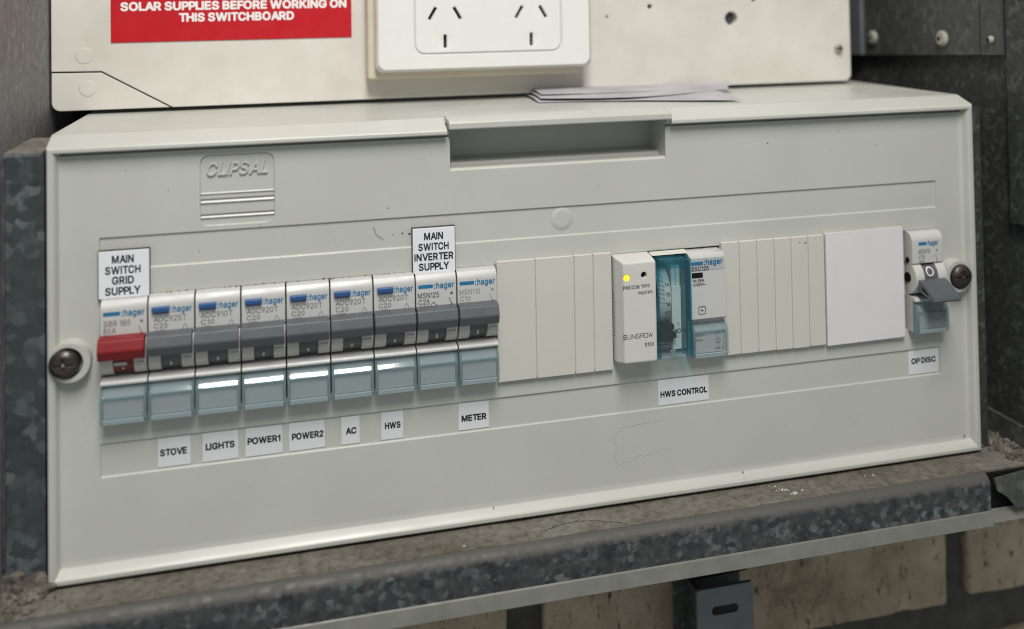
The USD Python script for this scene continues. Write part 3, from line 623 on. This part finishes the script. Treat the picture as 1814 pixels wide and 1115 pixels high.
t.part('lettering', cat(text('PWR/COM', 211.9, 219.4, 26.6, 1.5, y, weight=.03), text('1000', 220.2, 224.2, 26.9, 1.4, y, weight=.03), text('imp/kWh', 218.8, 225.4, 24.1, 1.35, y, weight=.03), text('S100', 221.4, 225.6, 1.4, 1.6, y, weight=.03)), 'ink_dark')
# the maker's squared capitals, drawn from strokes
def strokes(paths, x, z, w, h, th):
    out = []
    for pth in paths:
        for (a, b), (c, d) in zip(pth[:-1], pth[1:]):
            p0, p1 = np.array([x + a * w, z + b * h]), np.array([x + c * w, z + d * h])
            u = p1 - p0; L = np.linalg.norm(u); u /= L
            n = np.array([-u[1], u[0]]) * th / 2
            q0, q1 = p0 - u * th / 2, p1 + u * th / 2
            out.append(Polygon([q0 + n, q1 + n, q1 - n, q0 - n]))
    return union_all(out)
G = {'S': [[(1, 1), (0, 1), (0, .5), (1, .5), (1, 0), (0, 0)]], 'U': [[(0, 1), (0, 0), (1, 0), (1, 1)]], 'N': [[(0, 0), (0, 1), (1, 0), (1, 1)]], 'G': [[(1, 1), (0, 1), (0, 0), (1, 0), (1, .5), (.5, .5)]],
     'R': [[(0, 0), (0, 1), (1, 1), (1, .5), (0, .5)], [(.55, .5), (1, 0)]], 'O': [[(0, 0), (0, 1), (1, 1), (1, 0), (0, 0)]], 'W': [[(0, 1), (.15, 0), (.5, .8), (.85, 0), (1, 1)]]}
x = 211.7; sg = []
for ch in 'SUNGROW':
    wd = 1.62 if ch == 'W' else 1.42
    sg.append(strokes(G[ch], x, 5.35, wd, 1.75, .23)); x += wd + .52
t.part('brand_lettering', front(union_all(sg), y - .05, y + .1), 'ink_dark')

t = Thing('timer_switch', 'mechanical timer with toothed dial behind a teal clear door', 'timer', (236, 0, -6))
t.part('body', cat(bx(228, 244.6, 3.5, 20, -6, 39), bx(236.9, 241.2, -4.6, 3.5, -3.5, 24), bx(237.2, 239.0, -3.6, 3.5, 24, 33), bx(239.3, 241.2, -3.6, 3.5, 24, 33)), 'inner_white')
t.part('top_clip', hull([(227.8, -1, 39.4), (244.9, -1, 39.4), (227.8, -5.4, 38.7), (244.9, -5.4, 38.7), (227.8, -1, 37.9), (244.9, -1, 37.9)]), 'device_white_old')
wh = prism(Point(9, 18.8).buffer(14.4, quad_segs=24), 233.4, 236.4)
dial = t.part('dial', wh, 'dial_grey', smooth=30, label='grey hour dial')
teeth = []
for k in range(72):
    a = math.radians(-60 + k * 2.2)
    c0, s0 = math.cos(a), math.sin(a)
    teeth.append(prism([(9 - 13 * c0, 18.8 + 13 * s0), (9 - 14.6 * c0, 18.8 + 14.6 * s0), (9 - 14.6 * math.cos(a + .022), 18.8 + 14.6 * math.sin(a + .022)), (9 - 13 * math.cos(a + .022), 18.8 + 13 * math.sin(a + .022))], 230.2, 233.2 + .6 * (k % 2)))
t.part('dial_teeth', cat(*teeth), 'inner_white', parent=dial, kind='stuff')
t.part('dial_core', prism(Point(9, 18.8).buffer(13.2, quad_segs=20), 230.3, 233.4), 'hole_grey', parent=dial)
num = []
for s, a in (('14', 26), ('15', 9), ('16', -8), ('17', -25)):
    vv, ff, _ = meshkit.arrays(text(s, 233.9, 236.1, -.8, 1.6, 0))
    r = math.radians(a); v = np.array(vv)
    yy, zz = v[:, 1] - 14.4, v[:, 2]
    q = trimesh.Trimesh(np.stack([v[:, 0], 9 + yy * math.cos(r) + zz * math.sin(r), 18.8 - yy * math.sin(r) + zz * math.cos(r)], 1), ff, process=False)
    num.append(q)
t.part('dial_numbers', cat(*num), 'ink_black', parent=dial)
t.part('switch_block', cat(bx(230.4, 236.0, -7.2, 3.4, 1.0, 6.2), bx(233.0, 236.8, -7.0, 2, 6.2, 8.2), bx(234.2, 237.6, -7.6, 0, 2.4, 4.6)), 'dark_cavity', label='black switch block below the dial')
t.part('drum_shade', bx(229.9, 236.3, 1.5, 3.4, -2, 34), 'hole_grey')
t.part('pointer', cat(bx(237.6, 239.6, -5.0, -4.5, 4.9, 5.2), bx(237.6, 239.6, -5.0, -4.5, 4.0, 4.3), front(disc(240.1, 4.6, .9).difference(disc(240.1, 4.6, .65)), -4.8, -4.5), text('0', 239.4, None, 7.0, 1.2, -4.6), text('I', 239.7, None, 1.4, 1.2, -4.6), text('No', 229.9, 233.4, -3.0, 2.0, 3.3), front(rrect(229.3, 237.6, -4.2, .2, .4).difference(rrect(229.6, 237.3, -3.9, -.1, .3)), 3.0, 3.6)), 'ink_dark')
d = t.part('clear_door', bx(229.4, 241.2, -9.6, -9.0, -4.0, 33.6), 'clear_teal_front', label='clear teal door')
t.part('door_side', hull([(227.7, 3, -5.6), (229.3, 3, -5.6), (227.7, -9.0, -5.4), (229.3, -9.7, -5.2), (227.7, 3, 38), (229.3, 3, 38), (227.7, -8.6, 37.2), (229.3, -9.3, 36.8)]), 'clear_teal', parent=d)
t.part('door_side', hull([(241.3, 3, -5.6), (244.7, 3, -5.6), (241.3, -9.7, -5.2), (244.7, -9.0, -5.4), (241.3, 3, 38), (244.7, 3, 38), (241.3, -9.3, 36.8), (244.7, -8.6, 37.2)]), 'clear_teal', parent=d)
t.part('door_top', prism([(1, 38.2), (-8.6, 37.6), (-9.6, 36.6), (-9.6, 33.7), (-8.8, 33.7), (-8.2, 36.8), (1, 37.2)], 229.4, 241.2), 'clear_teal', parent=d)
t.part('door_bottom', prism([(1, -5.8), (-8.6, -5.6), (-9.7, -5.0), (-9.7, -4.1), (-8.9, -4.1), (-8.4, -4.9), (1, -5.2)], 229.4, 241.2), 'clear_bevel', parent=d)
t.part('door_catch', rbox(233.6, 236.2, -10.4, -9.2, -4.6, -1.6, .4), 'clear_edge', parent=d)

t = Thing('contactor', 'slim grey white contactor with black window right of the timer', 'contactor', (254, 0, -8))
cb = prism([(20, 38.6), (-2, 38.6), (-4.6, 37.8), (-5.8, 36.2), (-6.2, 34), (-6.6, 9.4), (-5.6, 8.6), (-3.0, 8.2), (-3.0, -8), (20, -8)], 245.1, 262.3)
cb = cb ^ front(rrect(245.1, 262.4, -20, 38.7, 1.6), -10, 30)
t.part('body', cb, 'device_white', smooth=30)
y = -6.35
t.part('logo_panel', hull([(245.6, -6.15, 38 - 1.9), (261.6, -6.15, 36.1), (245.6, -6.35, 30.6), (261.6, -6.35, 30.6), (245.6, -5, 36.1), (261.6, -5, 30.6), (245.6, -5, 30.6), (261.6, -5, 36.1)]), 'label_card_grey', label='grey print panel')
t.part('logo', cat(front(sbox(245.8, 33.2, 251.4, 34.6), -6.42, -6), text(':hager', 251.9, 260.9, 33.1, 2.4, -6.4, weight=.03)), 'ink_blue')
t.part('lettering', cat(text('ESC125', 246.0, 254.2, 30.9 - .2, 1.8, -6.4), text('16; 25A', 246.4, 251.8, 25.9, 1.1, -6.5), text('U:230V~', 246.6, 252.4, 24.1, 1.1, -6.5)), 'ink_dark')
t.part('window', front(rrect(246.0, 251.2, 27.6, 29.8, .2), -6.5, -5), 'dark_cavity', label='small black window')
sym = rrect(248.7, 252.2, 11.3, 14.9, .7).difference(rrect(249.0, 251.9, 11.6, 14.6, .5))
t.part('plus_mark', front(union_all([sym, sbox(249.6, 13.0, 251.3, 13.25), sbox(250.32, 12.25, 250.57, 14)]), -6.66, -6), 'ink_dark')
t.part('label_card', front(sbox(246.8, -5.7, 261.3, 3.7), -6.7, -6.5), 'label_card_grey')
t.part('card_print', cat(text('230V~', 246.8, 251.4, 1.6, 1.0, -6.72), text('50Hz', 246.9, 250.4, -.4, 1.0, -6.72), text('A1 1', 256.2, 260.6, 3.6 - 1.2, 1.0, -6.72), text('A2 2', 256.4, 260.6, -4.6, 1.1, -6.72),
     front(disc(257.8, -.8, 1.2).difference(disc(257.8, -.8, .95)), -6.76, -6.6), front(sbox(257.7, -3, 257.9, 2), -6.76, -6.6), front(Polygon([(260.0, -3), (260.2, -3), (260.9, 1.6), (260.7, 1.6)]), -6.76, -6.6)), 'ink_dark')
cover_clear(t, 245.4, z0=-8.2, z1=6.9, w=17.2, yb=-3.4, yf=-7.4, bev=2.6)

# ------------------------------------------------------------------ signs and stickers
def sign(label, x0, x1, z0, z1, rows):
    t = Thing('engraved_sign', label, 'sign', ((x0 + x1) / 2, 0, z0))
    t.part('black_backing', rbox(x0, x1, -1.7, .4, z0, z1, .2, 8), 'sign_black')
    t.part('white_face', rbox(x0 + .3, x1 - .25, -2.0, -1.5, z0 + .3, z1 - .25, .12, 8), 'sign_white')
    t.part('lettering', cat(*[text(s, a, b, z, 2.8, -2.01, weight=.05) for s, a, b, z in rows]), 'ink_black')
sign('white sign reading MAIN SWITCH GRID SUPPLY above the red lever', -1.2, 18.0, 38.4, 57.3, [('MAIN', 4.0, 12.1, 52.4), ('SWITCH', 1.5, 14.6, 48.2), ('GRID', 4.0, 12.1, 44.2), ('SUPPLY', 1.5, 14.5, 40.1)])
sign('white sign reading MAIN SWITCH INVERTER SUPPLY', 121.7, 140.2, 38.2, 57.5, [('MAIN', 126.8, 134.9, 52.4), ('SWITCH', 124.3, 137.3, 48.0), ('INVERTER', 122.6, 139.2, 43.8), ('SUPPLY', 124.4, 137.3, 39.7)])
ST = [('STOVE', 20.2, 32.6, 21.0, 31.1, -25.2), ('LIGHTS', 37.0, 50.7, 38.2, 49.4, -25.0), ('POWER1', 53.5, 68.0, 54.3, 67.3, -24.8), ('POWER2', 70.6, 85.0, 71.8, 84.4, -25.1), ('AC', 91.6, 99.3, 93.5, 97.9, -25.4),
      ('HWS', 108.1, 117.3, 109.6, 116.2, -25.2), ('METER', 140.8, 153.9, 142.1, 152.9, -26.0), ('HWS CONTROL', 231.5, 256.1, 232.6, 255.3, -26.0), ('OP DISC', 360.0, 376.4, 361.4, 374.9, -24.6)]
for s, x0, x1, a, b, z in ST:
    t = Thing('name_sticker', f'small white paper sticker reading {s}', 'sticker', ((x0 + x1) / 2, .5, -30), group='name stickers below the breakers')
    k = rng.uniform(-.15, .15, 4)
    t.part('paper', front([(x0 + k[0], -29.7), (x1 + k[1], -29.6 + k[0]), (x1 - k[0], -18.5 + k[2]), (x0 + k[3], -18.4)], .33, .56), 'sticker_paper')
    t.part('lettering', text(s, a, b, z - .05, 2.4, .33, True, t=.03), 'ink_black')
